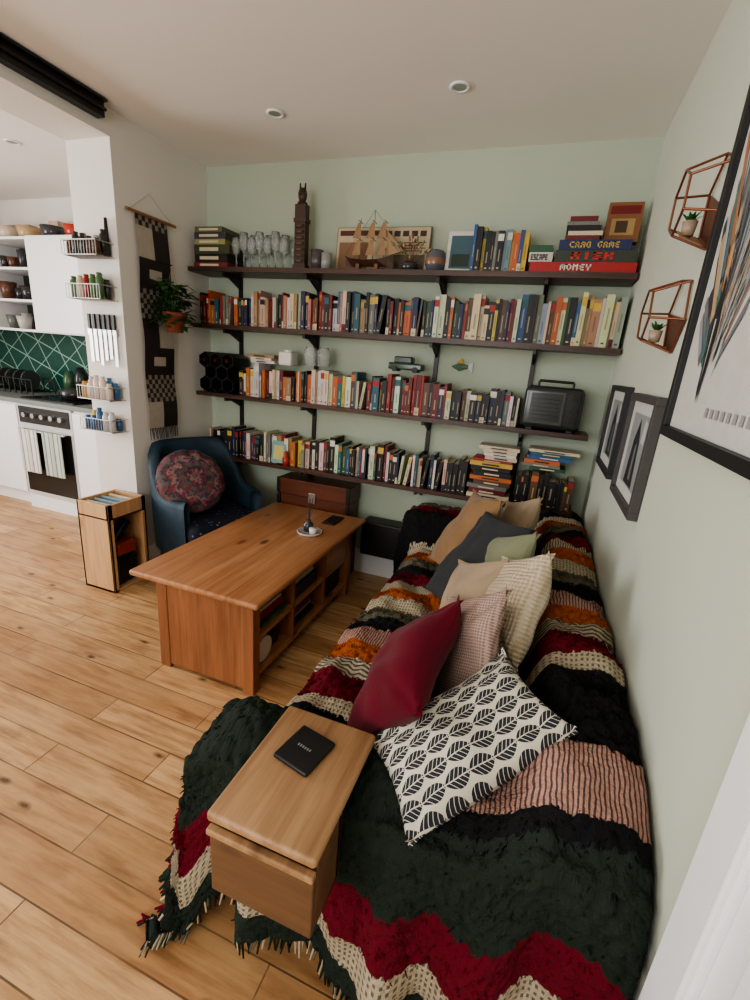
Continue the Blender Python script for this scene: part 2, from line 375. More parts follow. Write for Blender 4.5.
FONT={'R':[(0,.25,0,1),(0,.8,.78,1),(.6,.85,.5,1),(0,.8,.42,.6),(.55,.8,0,.42)],'I':[(.3,.6,0,1)],'S':[(0,.8,.8,1),(0,.25,.5,1),(0,.8,.4,.6),(.58,.8,0,.5),(0,.8,0,.2)],
 'K':[(0,.25,0,1),(.25,.5,.4,.65),(.5,.8,.6,1),(.5,.8,0,.42)],'E':[(0,.25,0,1),(0,.8,.8,1),(0,.7,.4,.6),(0,.8,0,.2)],'C':[(0,.25,0,1),(0,.8,.8,1),(0,.8,0,.2)],
 'A':[(0,.25,0,1),(.58,.8,0,1),(0,.8,.8,1),(0,.8,.35,.52)],'P':[(0,.25,0,1),(0,.8,.8,1),(0,.8,.4,.58),(.58,.8,.4,1)],'O':[(0,.25,0,1),(.58,.8,0,1),(0,.8,.8,1),(0,.8,0,.2)],
 'M':[(0,.2,0,1),(.34,.5,.3,1),(.64,.84,0,1),(0,.84,.82,1)],'N':[(0,.22,0,1),(.6,.82,0,1),(.2,.6,.6,.85)],'L':[(0,.25,0,1),(0,.8,0,.2)],'Y':[(.3,.52,0,.5),(0,.22,.45,1),(.6,.82,.45,1),(0,.82,.42,.58)],
 'D':[(0,.25,0,1),(.58,.8,.1,.9),(0,.7,.82,1),(0,.7,0,.18)],'G':[(0,.25,0,1),(0,.8,.8,1),(0,.8,0,.2),(.58,.8,0,.5)],'T':[(.3,.55,0,1),(0,.85,.8,1)],' ':[]}
def letters(x0,x1,za,zb,txt,c,y=2.543):
    w=(x1-x0)/len(txt); h=zb-za
    for k,ch in enumerate(txt):
        for a,b,p,q in FONT[ch]: mb.box((x0+w*(k+a),y,za+h*p),(x0+w*(k+b),y+.002,za+h*q),'col',c)
for x0,x1,h,c,lc,txt,f0,f1 in ((-.17,.30,.045,L(170,32,30),C['white'],'MONEY',.3,.6),(-.06,.29,.05,L(52,60,50),L(200,40,34),'RISK',.2,.75),(-.05,.26,.042,L(36,44,90),C['yellow'],'CARD GAME'.replace('G','G'),.15,.85),):
    mb.box((x0,2.545,z),(x1,2.74,z+h),'col',c); w=x1-x0
    letters(x0+w*f0,x0+w*f1,z+h*.2,z+h*.8,txt,lc)
    z+=h+.001
for x0,x1,h,c in ((-.03,.12,.02,C['dred']),(-.02,.13,.018,C['cream']),(-.02,.12,.022,C['black']),(-.03,.11,.016,C['gray']),(-.02,.1,.02,C['dred'])):
    mb.box((x0,2.56,z),(x1,2.74,z+h),'col',c); z+=h+.001
T=TR(.14,2.60,SZ[0]+.141,0,-.12)
mb.box((0,0,0),(.145,.04,.17),'col',L(140,92,58),T); mb.box((.01,-.001,.12),(.135,0,.155),'col',L(120,30,30),T); mb.box((.02,-.001,.03),(.12,0,.1),'col',L(180,146,96),T); mb.box((.04,-.002,.04),(.09,-.001,.09),'col',L(80,60,44),T)
mb.box((-.18,2.56,SZ[0]+.047),(-.07,2.74,SZ[0]+.09),'col',L(200,196,186)); mb.box((-.18,2.56,SZ[0]+.092),(-.075,2.73,SZ[0]+.12),'col',L(40,90,60))
letters(-.17,-.09,SZ[0]+.055,SZ[0]+.08,'ESCAPE',C['black'],2.558)
mb.done('board_games')
mb=MB()
for i in range(7):
    for j in range(2):
        x=-1.9+i*.055+j*.02; y=2.6+j*.075; hh=.2 if i%2 else .17
        mb.lathe([(.026,0),(.026,.004),(.004,.008),(.004,hh*.45),(.02,hh*.52),(.028,hh*.7),(.024,hh),(.022,hh),(.026,hh*.7),(.018,hh*.54),(0,hh*.5)],(x,y,SZ[0]),'glass',n=12)
mb.done('wine_glasses')
mb=MB(); c=L(74,52,40); x,y,z=-1.465,2.62,SZ[0]
for a,b,w in ((0,.03,.040),(.03,.25,.034),(.25,.27,.040),(.27,.34,.034)): mb.box((x-w,y-w*.7,z+a),(x+w,y+w*.7,z+b),'col',c)
for k in range(7):
    mb.box((x-.026,y-.030,z+.04+k*.03),(x+.026,y-.024,z+.058+k*.03),'col',L(50,34,28)); mb.box((x-.014,y-.033,z+.045+k*.03),(x+.014,y-.028,z+.053+k*.03),'col',L(110,80,56))
mb.lathe([(.030,.34),(.028,.352),(.018,.358),(.024,.375),(.026,.395),(.022,.412),(.010,.424),(0,.426)],(x,y,z),'col',c,n=12)
mb.box((x-.004,y-.032,z+.382),(x+.004,y-.020,z+.400),'col',L(60,42,34))
for sx_ in (-1,1): mb.lathe([(0,0),(.004,.003),(0,.007)],(x+sx_*.010,y-.023,z+.398),'col',L(20,16,14),n=6); mb.cyl((x+sx_*.014,y,z+.41),(x+sx_*.017,y,z+.448),.007,.004,'col',c,n=8)
mb.done('carved_wooden_figure',.002)
mb=MB(); mb.lathe([(0,0),(.035,0),(.037,.11),(.03,.11),(.03,.02)],(-1.36,2.62,SZ[0]),'gloss',L(90,84,84)); mb.lathe([(0,0),(.03,0),(.03,.09),(0,.09)],(-1.29,2.60,SZ[0]),'gloss',L(150,150,146)); mb.done('metal_tins')
mb=MB(); T=TR(-1.28,2.69,SZ[0],0,-.1)
mb.box((0,0,0),(.56,.012,.25),'col',L(130,110,86),T); mb.box((.004,-.002,.004),(.556,0,.246),'col',L(200,184,154),T)
mb.box((.02,-.003,.205),(.26,-.002,.232),'col',L(90,50,44),T)
for k in range(5): mb.box((.30+k*.05,-.003,.2),(.335+k*.05,-.002,.228),'col',L(70,50,44),T)
for k in range(4): mb.box((.32,-.003,.165-.014*k),(.54-.03*(k%2),-.002,.170-.014*k),'col',L(110,90,74),T)
mb.box((.02,-.003,.03),(.2,-.002,.17),'col',L(140,104,76),T); mb.box((.36,-.003,.02),(.54,-.002,.105),'col',L(110,100,80),T)
mb.done('vintage_sign')
mb=MB(); x0,y0,z0=-1.03,2.6,SZ[0]
prof=[(-.14,.012,.075),(-.1,.028,.06),(-.03,.034,.052),(.05,.03,.056),(.11,.015,.072),(.145,.002,.085)]
vs=[];fs=[]
for xx,w,top in prof: vs+=[(xx,-w,top),(xx,0,.022),(xx,w,top)]
for i in range(len(prof)-1):
    a=i*3;b=a+3; fs+=[(a,b,b+1,a+1),(a+1,b+1,b+2,a+2),(a,a+2,b+2,b)]
fs+=[(0,1,2)]
mb.add(vs,fs,'col',L(72,42,26),Matrix.Translation((x0,y0,z0)))
mb.box((-.07,-.02,0),(-.05,.02,.035),'col',L(120,76,44),Matrix.Translation((x0,y0,z0)));mb.box((.04,-.02,0),(.06,.02,.035),'col',L(120,76,44),Matrix.Translation((x0,y0,z0)))
mb.box((-.1,-.03,0),(.1,.03,.008),'col',L(60,34,22),Matrix.Translation((x0,y0,z0)))
for xx,hh in ((-.06,.26),(.02,.30),(.085,.22)):
    mb.cyl((x0+xx,y0,z0+.05),(x0+xx,y0,z0+hh),.0025,.0015,col=L(90,60,40),n=6)
    for k in range(2):
        za=.08+k*.085; w=.042-k*.01
        mb.cyl((x0+xx,y0-w,z0+za+.078),(x0+xx,y0+w,z0+za+.078),.0018,col=L(90,60,40),n=5)
        mb.quad([(x0+xx-.045,y0,z0+za),(x0+xx+.01,y0-.012,z0+za),(x0+xx+.004,y0-.008,z0+za+.076),(x0+xx-.02+k*.004,y0,z0+za+.076)],'col',L(150,118,82))
mb.quad([(x0+.1,y0,z0+.08),(x0+.2,y0,z0+.1),(x0+.088,y0,z0+.21)],'col',L(160,130,94)); mb.cyl((x0+.12,y0,z0+.08),(x0+.205,y0,z0+.105),.002,col=L(90,60,40),n=5)
mb.cyl((x0-.14,y0,z0+.09),(x0+.02,y0,z0+.3),.0008,col=L(60,40,30),n=4);mb.cyl((x0+.2,y0,z0+.1),(x0+.02,y0,z0+.3),.0008,col=L(60,40,30),n=4)
mb.done('model_sailing_ship')
mb=MB(); 
for k in range(26):
    a=U(0,6.28);b=U(.2,1.4);r=U(.05,.085); p=Vector((-.80,2.62,SZ[0]+.03)); d=Vector((math.cos(a)*math.cos(b),math.sin(a)*math.cos(b)*.6,math.sin(b)))*r*2
    mb.cyl(p,p+d,.0015,.001,col=L(120,96,70),n=4); mb.cyl(p+d*.9,p+d*1.06,.008,.003,col=random.choice([L(170,140,100),L(110,120,90),L(140,90,70)]),n=6)
mb.lathe([(0,0),(.04,0),(.05,.04),(.035,.05),(.03,.04)],(-.80,2.62,SZ[0]),'gloss',L(60,60,60)); mb.done('dried_flower_pot')
mb=MB(); mb.lathe([(0,0),(.042,0),(.056,.05),(.05,.095),(.04,.105),(.036,.1),(.03,.03)],(-.655,2.61,SZ[0]),'gloss',L(96,98,104),n=20)
mb.lathe([(.0545,.035),(.057,.05),(.0555,.065)],(-.655,2.61,SZ[0]+.0),'gloss',L(140,104,80),n=20); mb.done('pottery_vase')
mb=MB(); T=TR(-.6,2.6,SZ[0],0,-.12); mb.box((0,0,0),(.15,.012,.2),'col',L(216,212,204),T); mb.box((.018,-.001,.02),(.132,0,.18),'col',L(70,100,110),T); mb.box((.03,-.002,.03),(.12,-.001,.09),'col',L(40,60,50),T); mb.done('photo_frame',.001)
mb=MB()
for r in range(3):
    for q in range(3 if r!=1 else 2):
        x=-2.11+q*.088+(r==1)*.044; z=SZ[2]+.052+r*.076
        for k in range(6):
            a0=math.radians(60*k+30);a1=math.radians(60*k+90)
            p=[(x+math.cos(a)*rr_,yy,z+math.sin(a)*rr_) for yy in (2.54,2.70) for a,rr_ in ((a0,.05),(a1,.05))]
            pi=[(x+math.cos(a)*.044,yy,z+math.sin(a)*.044) for yy in (2.54,2.70) for a in (a0,a1)]
            mb.add(p+pi,[(0,1,3,2),(4,6,7,5),(0,4,5,1),(2,3,7,6)],'black')
        if R()<.6: mb.cyl((x,2.58,z),(x,2.69,z),.034,mat='gloss',col=L(18,24,20),n=14); mb.cyl((x,2.53,z),(x,2.58,z),.012,.016,mat='gloss',col=random.choice([L(70,20,28),L(20,20,20),L(110,90,50)]),n=10)
mb.done('wine_rack')
mb=MB(); z=SZ[2]+.222; mb.rbox((-1.58,2.57,z-.012),(-1.49,2.67,z+.07),.012,'gloss',L(222,220,216)); mb.cyl((-1.535,2.62,z+.07),(-1.535,2.62,z+.08),.03,mat='gloss',col=L(222,220,216)); mb.done('white_jar')
mb=MB()
for x in (-1.38,-1.29): mb.lathe([(0,0),(.038,0),(.04,.09),(.03,.1),(.03,.11),(.028,.11),(.036,.085),(.034,.01)],(x,2.62,SZ[2]+.223),'glass',n=14)
mb.done('glass_jars')
mb=MB(); z=SZ[2]+.232; g=L(48,76,62)
mb.rbox((-.86,2.57,z+.012),(-.66,2.65,z+.05),.01,'gloss',g); mb.rbox((-.83,2.575,z+.045),(-.72,2.645,z+.085),.012,'gloss',g); mb.box((-.82,2.574,z+.055),(-.73,2.576,z+.078),'gloss',L(30,36,40))
for x in (-.82,-.70):
    for y in (2.572,2.648): mb.cyl((x,y-.008,z+.016),(x,y+.008,z+.016),.016,col=L(20,20,20))
mb.done('toy_camper_van')
mb=MB(); z=SZ[2]; c=L(50,53,52)
mb.rbox((-.09,2.54,z+.008),(.2,2.70,z+.225),.03,'gloss',c); mb.rbox((-.075,2.532,z+.03),(.115,2.55,z+.205),.02,'gloss',L(74,80,76)); mb.box((-.055,2.529,z+.05),(.095,2.534,z+.19),'gloss',L(38,42,42))
for k in range(3): mb.cyl((.155,2.528,z+.06+k*.06),(.155,2.545,z+.06+k*.06),.016,mat='gloss',col=L(24,26,26))
for k in range(6): mb.box((-.045,2.527,z+.06+k*.02),(.085,2.529,z+.064+k*.02),'gloss',L(20,22,22))
mb.cyl((-.03,2.62,z+.215),(-.03,2.62,z+.25),.006,mat='black');mb.cyl((.14,2.62,z+.215),(.14,2.62,z+.25),.006,mat='black');mb.cyl((-.03,2.62,z+.25),(.14,2.62,z+.25),.007,mat='black')
mb.box((-.06,2.56,z),(-.03,2.68,z+.01),'black');mb.box((.14,2.56,z),(.17,2.68,z+.01),'black'); mb.done('retro_portable_radio')
mb=MB(); T=TR(-1.6,2.55,SZ[3]+.001,0,-.2); mb.box((0,-.02,.01),(.1,-.012,.15),'col',L(120,170,170),T); mb.box((.015,-.022,.03),(.085,-.02,.12),'col',L(210,196,120),T); 
mb.lathe([(0,0),(.02,0),(.024,.05),(.012,.06),(.014,.09),(0,.1)],(-1.49,2.538,SZ[3]),'gloss',L(170,60,50)); mb.done('greeting_card')
mb=MB(); 
mb.add([(-.05,0,0),(0,0,.025),(.05,0,.01),(.075,0,.035),(.075,0,-.03),(.05,0,-.005),(0,0,-.025),(0,-.02,0)],[(0,1,7),(1,2,7),(2,5,7),(5,6,7),(6,0,7),(2,3,4,5),(0,6,5,2,1)],'gloss',L(110,130,110),Matrix.Translation((-.48,2.742,1.425)))
mb.add([(-.02,-.012,.02),(.02,-.012,.02),(.01,-.02,.05)],[(0,1,2)],'gloss',L(190,160,70),Matrix.Translation((-.48,2.745,1.425)))
mb.done('ceramic_bird')

# ------------------------------------------------------------ left wall textile + plant
mb=MB(); Y0,Y1,Z0,Z1=2.15,2.38,.92,2.08; nx=10; ny=44; x=XL+.02
for j in range(ny):
    for i in range(nx):
        ya=Y0+(Y1-Y0)*i/nx; yb=Y0+(Y1-Y0)*(i+1)/nx; za=Z0+(Z1-Z0)*j/ny; zb=Z0+(Z1-Z0)*(j+1)/ny
        blk=(j//6); dk=L(46,38,38); lt=L(186,176,162)
        if blk%3==0: c=dk if ((i//5)+(j//6))%2 else lt
        elif blk%3==1: c=dk if (i+j)%2 else L(150,138,126)
        else: c=lt if (abs(i-4.5)<2.5 and j%6 in(2,3)) else dk
        w=.006*math.sin(j*.4)
        mb.quad([(x+w,ya,za),(x+w,yb,za),(x+.006*math.sin((j+1)*.4),yb,zb),(x+.006*math.sin((j+1)*.4),ya,zb)],'col',c)
for i in range(18):
    y=Y0+.006+(Y1-Y0-.012)*i/17; mb.cyl((x,y,Z0),(x+.004,y+U(-.008,.008),Z0-.07),.003,.002,col=L(60,52,50),n=5)
mb.cyl((x,Y0-.06,Z1+.005),(x,Y1+.06,Z1+.005),.008,col=L(150,110,76)); mb.cyl((x,Y0-.04,Z1+.005),(x-.012,(Y0+Y1)/2,Z1+.12),.0015,col=L(200,190,170),n=5); mb.cyl((x,Y1+.04,Z1+.005),(x-.012,(Y0+Y1)/2,Z1+.12),.0015,col=L(200,190,170),n=5)
mb.done('woven_tapestry')
mb=MB(); px,py,pz=-2.11,2.29,1.49
mb.lathe([(0,0),(.045,0),(.062,.09),(.068,.09),(.068,.11),(.058,.11),(.052,.09),(0,.09)],(px,py,pz),'terra')
for k in range(3):
    a=k*2.1; mb.cyl((px+.065*math.cos(a),py+.065*math.sin(a),pz+.11),(px,py,pz+.36),.0012,col=L(180,160,120),n=4)
mb.cyl((px,py,pz+.36),(XL,py,pz+.38),.004,mat='metal')
def leaf(mb,p,d,n,l,w):
    d=Vector(d).normalized(); n=Vector(n); s=d.cross(n).normalized(); n=s.cross(d)
    P=Vector(p); pts=[P,P+d*l*.35+s*w*.5+n*.0,P+d*l*.75+s*w*.33-n*l*.06,P+d*l-n*l*.15,P+d*l*.75-s*w*.33-n*l*.06,P+d*l*.35-s*w*.5,P+d*l*.35+n*w*.0-n*w*.12,P+d*l*.72-n*w*.18]
    mb.add(pts,[(0,1,6),(1,2,7,6),(2,3,7),(0,6,5),(6,7,4,5),(7,3,4)],'leaf',smooth=True)
for k in range(200):
    a=U(0,6.28); r=U(.02,.105); zz=U(.06,.30)-r*.4
    p=Vector((px+math.cos(a)*r*.8,py+math.sin(a)*r,pz+zz)); leaf(mb,p,(math.cos(a),math.sin(a),U(-.5,.5)),(0,0,1),U(.045,.08),U(.03,.045))
    if k%4==0: mb.cyl((px,py,pz+.09),p,.0015,mat='leaf',n=4)
mb.done('hanging_potted_plant')

# ------------------------------------------------------------ right wall art
def frame(name,y0,y1,z0,z1,fw,fc,art):
    mb=MB(); x=XR
    for a,b,c,d in ((y0,y1,z0,z0+fw),(y0,y1,z1-fw,z1),(y0,y0+fw,z0+fw,z1-fw),(y1-fw,y1,z0+fw,z1-fw)): mb.box((x-.028,a,c),(x-.002,b,d),'col',fc)
    mb.box((x-.014,y0+fw,z0+fw),(x-.004,y1-fw,z1-fw),'col',L(208,208,202)); art(mb,x-.0148,y0+fw,y1-fw,z0+fw,z1-fw); mb.done(name,.0015)
def P(mb,x,pts,c): mb.quad([(x,a,b) for a,b in pts],'col',c)
def art_small(mb,x,y0,y1,z0,z1):
    w=y1-y0;h=z1-z0; P(mb,x,[(y0+w*.15,z0+h*.12),(y1-w*.15,z0+h*.12),(y1-w*.15,z1-h*.12),(y0+w*.15,z1-h*.12)],L(150,154,154))
    x-=.0006
    P(mb,x,[(y0+w*.3,z0+h*.14),(y0+w*.68,z0+h*.14),(y0+w*.62,z0+h*.6),(y0+w*.5,z0+h*.84),(y0+w*.38,z0+h*.6)],L(40,44,48))
    P(mb,x,[(y0+w*.2,z0+h*.6),(y0+w*.34,z0+h*.62),(y0+w*.3,z0+h*.84),(y0+w*.2,z0+h*.82)],L(196,198,196))
    x-=.0004
    P(mb,x,[(y0+w*.42,z0+h*.2),(y0+w*.5,z0+h*.2),(y0+w*.5,z0+h*.55),(y0+w*.44,z0+h*.6)],L(120,124,126))
frame('framed_print',1.99,2.42,1.04,1.40,.022,L(34,34,38),art_small)
frame('framed_print',1.45,1.86,1.03,1.385,.024,L(74,70,70),art_small)
def art_big(mb,x,y0,y1,z0,z1):
    tip=(1.155,1.385); pals=[L(150,152,156),L(176,178,180),L(96,98,104),L(190,160,122),L(176,116,76),L(60,62,68),L(200,184,156),L(84,116,116),L(120,122,128)]
    for k in range(130):
        f=R(); yy=tip[0]-.18+.32*f; zz=tip[1]+U(.18,.62); w=U(.004,.012)
        ym=tip[0]+(yy-tip[0])*.35+U(-.02,.02); zm=tip[1]+(zz-tip[1])*U(.35,.6)
        y2=ym+(yy-ym)*U(.5,1); z2=zm+(zz-zm)*U(.4,1)
        P(mb,x-.0003-k*.000015,[(ym-w,zm),(ym+w*.3,zm-.02),(y2+w,z2),(y2,z2+.02)],random.choice(pals))
    P(mb,x-.0026,[(tip[0],tip[1]),(tip[0]+.012,tip[1]+.03),(tip[0]+.03,tip[1]+.19),(tip[0]+.012,tip[1]+.25),(tip[0]-.016,tip[1]+.14)],L(36,38,44))
    P(mb,x-.0028,[(tip[0]+.002,tip[1]+.04),(tip[0]+.016,tip[1]+.17),(tip[0]+.006,tip[1]+.17)],L(190,190,190))
    for k in range(14): 
        a=k*.45; r=.05; P(mb,x-.003,[(tip[0]+.03+r*.5*math.cos(a),tip[1]+.28+r*math.sin(a)),(tip[0]+.03+r*.6*math.cos(a+.3),tip[1]+.28+r*1.15*math.sin(a+.3)),(tip[0]+.03+r*.3*math.cos(a),tip[1]+.28+r*.6*math.sin(a))],random.choice([L(30,32,36),L(180,130,80),L(120,122,126)]))
    for k in range(9): P(mb,x-.001,[(y0+.10+k*.03,z0+.04),(y0+.116+k*.03,z0+.04),(y0+.116+k*.03,z0+.058),(y0+.10+k*.03,z0+.058)],L(160,160,162))
frame('framed_poster',.70,1.34,1.30,2.15,.024,L(24,24,26),art_big)
def himmeli(y,z,s,tilt):
    mb=MB(); A=[];B=[]; n=6
    for k in range(6):
        a=math.radians(60*k+tilt); A.append(Vector((XR-.006,y+math.cos(a)*s,z+math.sin(a)*s))); B.append(Vector((XR-.085,y+math.cos(a+.0)*s*.7,z+math.sin(a)*s*.7)))
    for k in range(6):
        for p,q in ((A[k],A[(k+1)%6]),(B[k],B[(k+1)%6]),(A[k],B[k])): mb.cyl(p,q,.003,mat='copper',n=6)
    P0=[A[4]*.9+B[4]*.1+Vector((0,0,.004)),A[5]*.9+B[5]*.1+Vector((0,0,.004)),A[5]*.2+B[5]*.8+Vector((0,0,.004)),A[4]*.2+B[4]*.8+Vector((0,0,.004))]
    mb.add(P0,[(0,1,2,3)],'crate')
    mb.quad([A[k]*.96+Vector((XR-.003,y,z))*.04+Vector((.002,0,0)) for k in (3,4,5,0)],'trunk')
    c=(A[4]+A[5]+B[4]+B[5])*.25; mb.lathe([(0,0),(.014,0),(.018,.032),(.015,.032),(0,.028)],c+Vector((0,0,.006)),'gloss',L(170,150,130),n=12)
    for k in range(16):
        a=k*2.4; leaf(mb,c+Vector((0,0,.034)),(math.cos(a)*.6,math.sin(a)*.6,.5+.5*R()),(0,0,1),U(.025,.04),.010)
    mb.done('geometric_copper_shelf')
himmeli(1.46,1.85,.105,25); himmeli(1.58,1.605,.105,10)

# ------------------------------------------------------------ coffee table
mb=MB(); x0,x1,y0,y1,zt=-1.553,-.9,1.34,2.52,.478
mb.rbox((x0,y0,zt-.028),(x1,y1,zt),.012,'pine',n=2)
bx0,bx1,by0,by1=-1.45,-.95,1.39,2.42
for y in (by0,by1-.03): mb.box((bx0+.05,y,.018),(bx1-.05,y+.024,zt-.028),'pineend')
for x in (bx0,bx1-.055):
    for y in (by0-.004,by1-.05): mb.box((x,y,0),(x+.055,y+.05,zt-.028),'pineend')
    mb.box((x+.015,by0+.03,zt-.07),(x+.04,by1-.03,zt-.028),'pine')
mb.box((bx0+.02,by0+.026,.06),(bx1-.01,by1-.03,.085),'pine'); mb.box((bx0+.02,by0+.026,.24),(bx1-.01,by1-.03,.262),'pine')
mb.box((bx0+.23,by0+.03,.085),(bx0+.25,by1-.03,zt-.028),'pineend')
for y in (1.73,2.07): mb.box((bx0+.02,y,.085),(bx1-.01,y+.02,zt-.028),'pineend')
mb.box((bx1-.022,2.1,.265),(bx1-.006,2.36,.43),'pine')
mb.done('coffee_table',.003)
mb=MB()
mb.cyl((-1.0,1.52,.146),(-.982,1.52,.146),.06,mat='gloss',col=L(206,198,186),n=24); mb.box((-1.15,1.46,.086),(-1.01,1.68,.15),'col',L(60,54,50))
z=.263
for k in range(8): t_=U(.010,.02); mb.box((-1.16,1.45+U(0,.03),z),(-.98+U(-.03,.015),1.69,z+t_),'col',random.choice(PAL['mix'])); z+=t_
mb.box((-1.17,1.76,.263),(-.98,2.02,.33),'col',L(60,58,58)); mb.lathe([(0,0),(.03,0),(.06,.05),(.056,.05),(.02,.01)],(-1.06,1.9,.331),'gloss',L(120,140,150)); mb.cyl((-1.0,1.79,.345),(-1.0,1.99,.345),.014,col=L(190,180,160))
z=.086
for k in range(6): t_=U(.014,.026); mb.box((-1.17,1.78,z),(-.98+U(-.03,0),2.0,z+t_),'col',random.choice(PAL['mixdark'])); z+=t_
mb.box((-1.15,2.12,.086),(-.99,2.34,.2),'col',L(40,40,44)); mb.done('magazines_and_games')
mb=MB(); x,y,z=-1.09,2.13,zt
mb.lathe([(0,0),(.065,0),(.072,.012),(.066,.014),(.06,.006),(0,.006)],(x,y,z),'gloss',L(186,180,174),n=24)
mb.lathe([(.0,.008),(.026,.008),(.028,.05),(.012,.06),(.012,.075),(0,.075)],(x-.015,y+.01,z),'gloss',L(60,56,60))
mb.lathe([(0,.008),(.02,.008),(.022,.04),(0,.04)],(x+.03,y-.02,z),'gloss',L(220,216,208))
for k in range(6): mb.cyl((x-.015,y+.01,z+.07),(x-.015+U(-.04,.04),y+.01+U(-.04,.04),z+.2),.0016,col=L(70,50,36),n=5)
mb.done('reed_diffuser')
single('phone',(-1.1,2.3,zt),(-1.02,2.45,zt+.009),'black',.003)

# ------------------------------------------------------------ trunk, speaker, chair, crate
mb=MB(); mb.box((-1.55,2.555,.0),(-1.04,2.728,.53),'trunk'); mb.box((-1.555,2.545,.535),(-1.035,2.729,.64),'trunk'); mb.box((-1.545,2.56,.5),(-1.045,2.72,.54),'trunk')
for x in (-1.557,-1.057): mb.box((x,2.541,.0),(x+.024,2.56,.53),'metal'); mb.box((x,2.539,.54),(x+.024,2.56,.643),'metal')
mb.box((-1.32,2.538,.5),(-1.27,2.555,.57),'steel')
mb.done('wooden_trunk',.004)
mb=MB(); mb.rbox((-.96,2.60,.20),(-.60,2.731,.43),.01,'black'); mb.box((-.95,2.596,.22),(-.61,2.60,.24),'metal'); mb.done('speaker')
mb=MB(); n=30; vs=[];fs=[]; ang=[math.radians(48+264*i/n) for i in range(n+1)]
def hh(a):
    d=abs(a-math.pi)/math.radians(132); return .85-.28*S((d-.30)/.4)
def sup(a,rx,ry,p=3.2):
    c,s_=math.cos(a),math.sin(a); k=(abs(c/rx)**p+abs(s_/ry)**p)**(-1/p); return c*k,s_*k
for a in ang:
    ix,iy=sup(a,.235,.235); ox,oy=sup(a,.300,.300); h=hh(a); mx,my=(ix+ox)/2,(iy+oy)/2
    vs+=[(ix,iy,.2),(ix,iy,h-.035),(ix+(mx-ix)*.3,iy+(my-iy)*.3,h-.01),(mx,my,h),(ox+(mx-ox)*.3,oy+(my-oy)*.3,h-.01),(ox,oy,h-.035),(ox*.96,oy*.96,.2)]
k=7
for i in range(n):
    for j in range(k): fs.append((i*k+j,i*k+(j+1)%k,(i+1)*k+(j+1)%k,(i+1)*k+j))
fs.append(tuple(range(k))); fs.append(tuple(n*k+j for j in range(k-1,-1,-1)))
mb.add(vs,fs,'teal',smooth=True)
mb.rbox((-.25,-.24,.18),(.27,.24,.32),.03,'teal'); mb.rbox((-.23,-.235,.31),(.30,.235,.44),.05,'floral'); mb.rbox((.255,-.225,.10),(.285,.225,.40),.012,'floral')
for x,y in ((.23,.2),(.23,-.2),(-.22,.2),(-.22,-.2)): mb.cyl((x,y,.19),(x*1.06,y*1.06,0),.02,.013,'trunk')
chM=TR(-1.89,2.26,0,math.radians(-24)); mb.done('armchair',0,chM)
def pillow(name,c,W,N,w,h,t,mat,diamond=False,round_=False,seed=0,slouch=0):
    W=Vector(W).normalized();N=Vector(N); N=(N-W*N.dot(W)).normalized(); Hh=N.cross(W)
    mb=MB(); n=34; vs=[];fs=[]
    rot=math.radians(45) if diamond else 0
    def pt(u,v,sgn):
        if round_:
            r=max(abs(u),abs(v)); l=math.hypot(u,v) or 1; uu,vv=u/l*r,v/l*r
            x,y=uu*w/2,vv*h/2; z=t/2*max(0,1-r**2.6)**.5+.006*math.cos(12*math.atan2(v,u))*r
            z*=sgn
        else:
            x=u*w/2*(1-.10*(1-v*v)); y=v*h/2*(1-.10*(1-u*u))
            e=max(0,(1-u**2)*(1-v**2)); z=sgn*t/2*e**.42
            z+=sgn*.014*noise.noise(Vector((x*12,y*12,seed+sgn)))*min(1,e*4)
            z+=.02*noise.noise(Vector((x*5,y*5,seed)))
            d=abs(abs(u)-abs(v)); z-=sgn*.010*math.exp(-(d*9)**2)*S((abs(u)-.35)/.4)
            z+=slouch*(u*u-.3)
        if rot: x,y=x*math.cos(rot)-y*math.sin(rot),x*math.sin(rot)+y*math.cos(rot)
        return (x,y,z)
    for sgn in (1,-1):
        o=len(vs)
        for j in range(n+1):
            for i in range(n+1):
                u=-math.cos(math.pi*i/n);v=-math.cos(math.pi*j/n)
                u=.5*u+.5*(-1+2*i/n);v=.5*v+.5*(-1+2*j/n); vs.append(pt(u,v,sgn))
        for j in range(n):
            for i in range(n):
                q=[o+j*(n+1)+i,o+j*(n+1)+i+1,o+(j+1)*(n+1)+i+1,o+(j+1)*(n+1)+i]
                fs.append(q if sgn>0 else q[::-1])
    mb.add(vs,fs,mat,smooth=True)
    mw=Matrix((( W.x,Hh.x,N.x,c[0]),(W.y,Hh.y,N.y,c[1]),(W.z,Hh.z,N.z,c[2]),(0,0,0,1)))
    return mb.done(name,0,mw)
pillow('round_cushion',(-1.91,2.15,.64),(.3,.9,.1),(.75,-.4,.5),.42,.40,.16,'mandala',round_=True)
mb=MB(); x0,x1,y0,y1,z1=-2.385,-2.15,1.76,2.02,.54; w=.014
mb.box((x0,y0,0),(x1,y0+w,z1),'crate'); mb.box((x0,y1-w,0),(x1,y1,z1),'crate'); mb.box((x0,y0,0),(x0+w,y1,z1),'crate')
mb.box((x0,y0,.0),(x1,y1,.016),'crate'); mb.box((x0,y0,z1-.09),(x1,y1,z1-.078),'crate')
mb.box((x1-.016,y0,z1-.09),(x1,y1,z1),'crate'); mb.box((x1-.012,y0,0),(x1,y0+.03,z1),'crate'); mb.box((x1-.012,y1-.03,0),(x1,y1,z1),'crate')
for k in range(4): mb.box((x0+w+.01,y0+.04+k*.05,z1-.078),(x1-.03,y0+.055+k*.05,z1-.01),'col',random.choice([C['cream'],C['gray'],C['lblue']]))
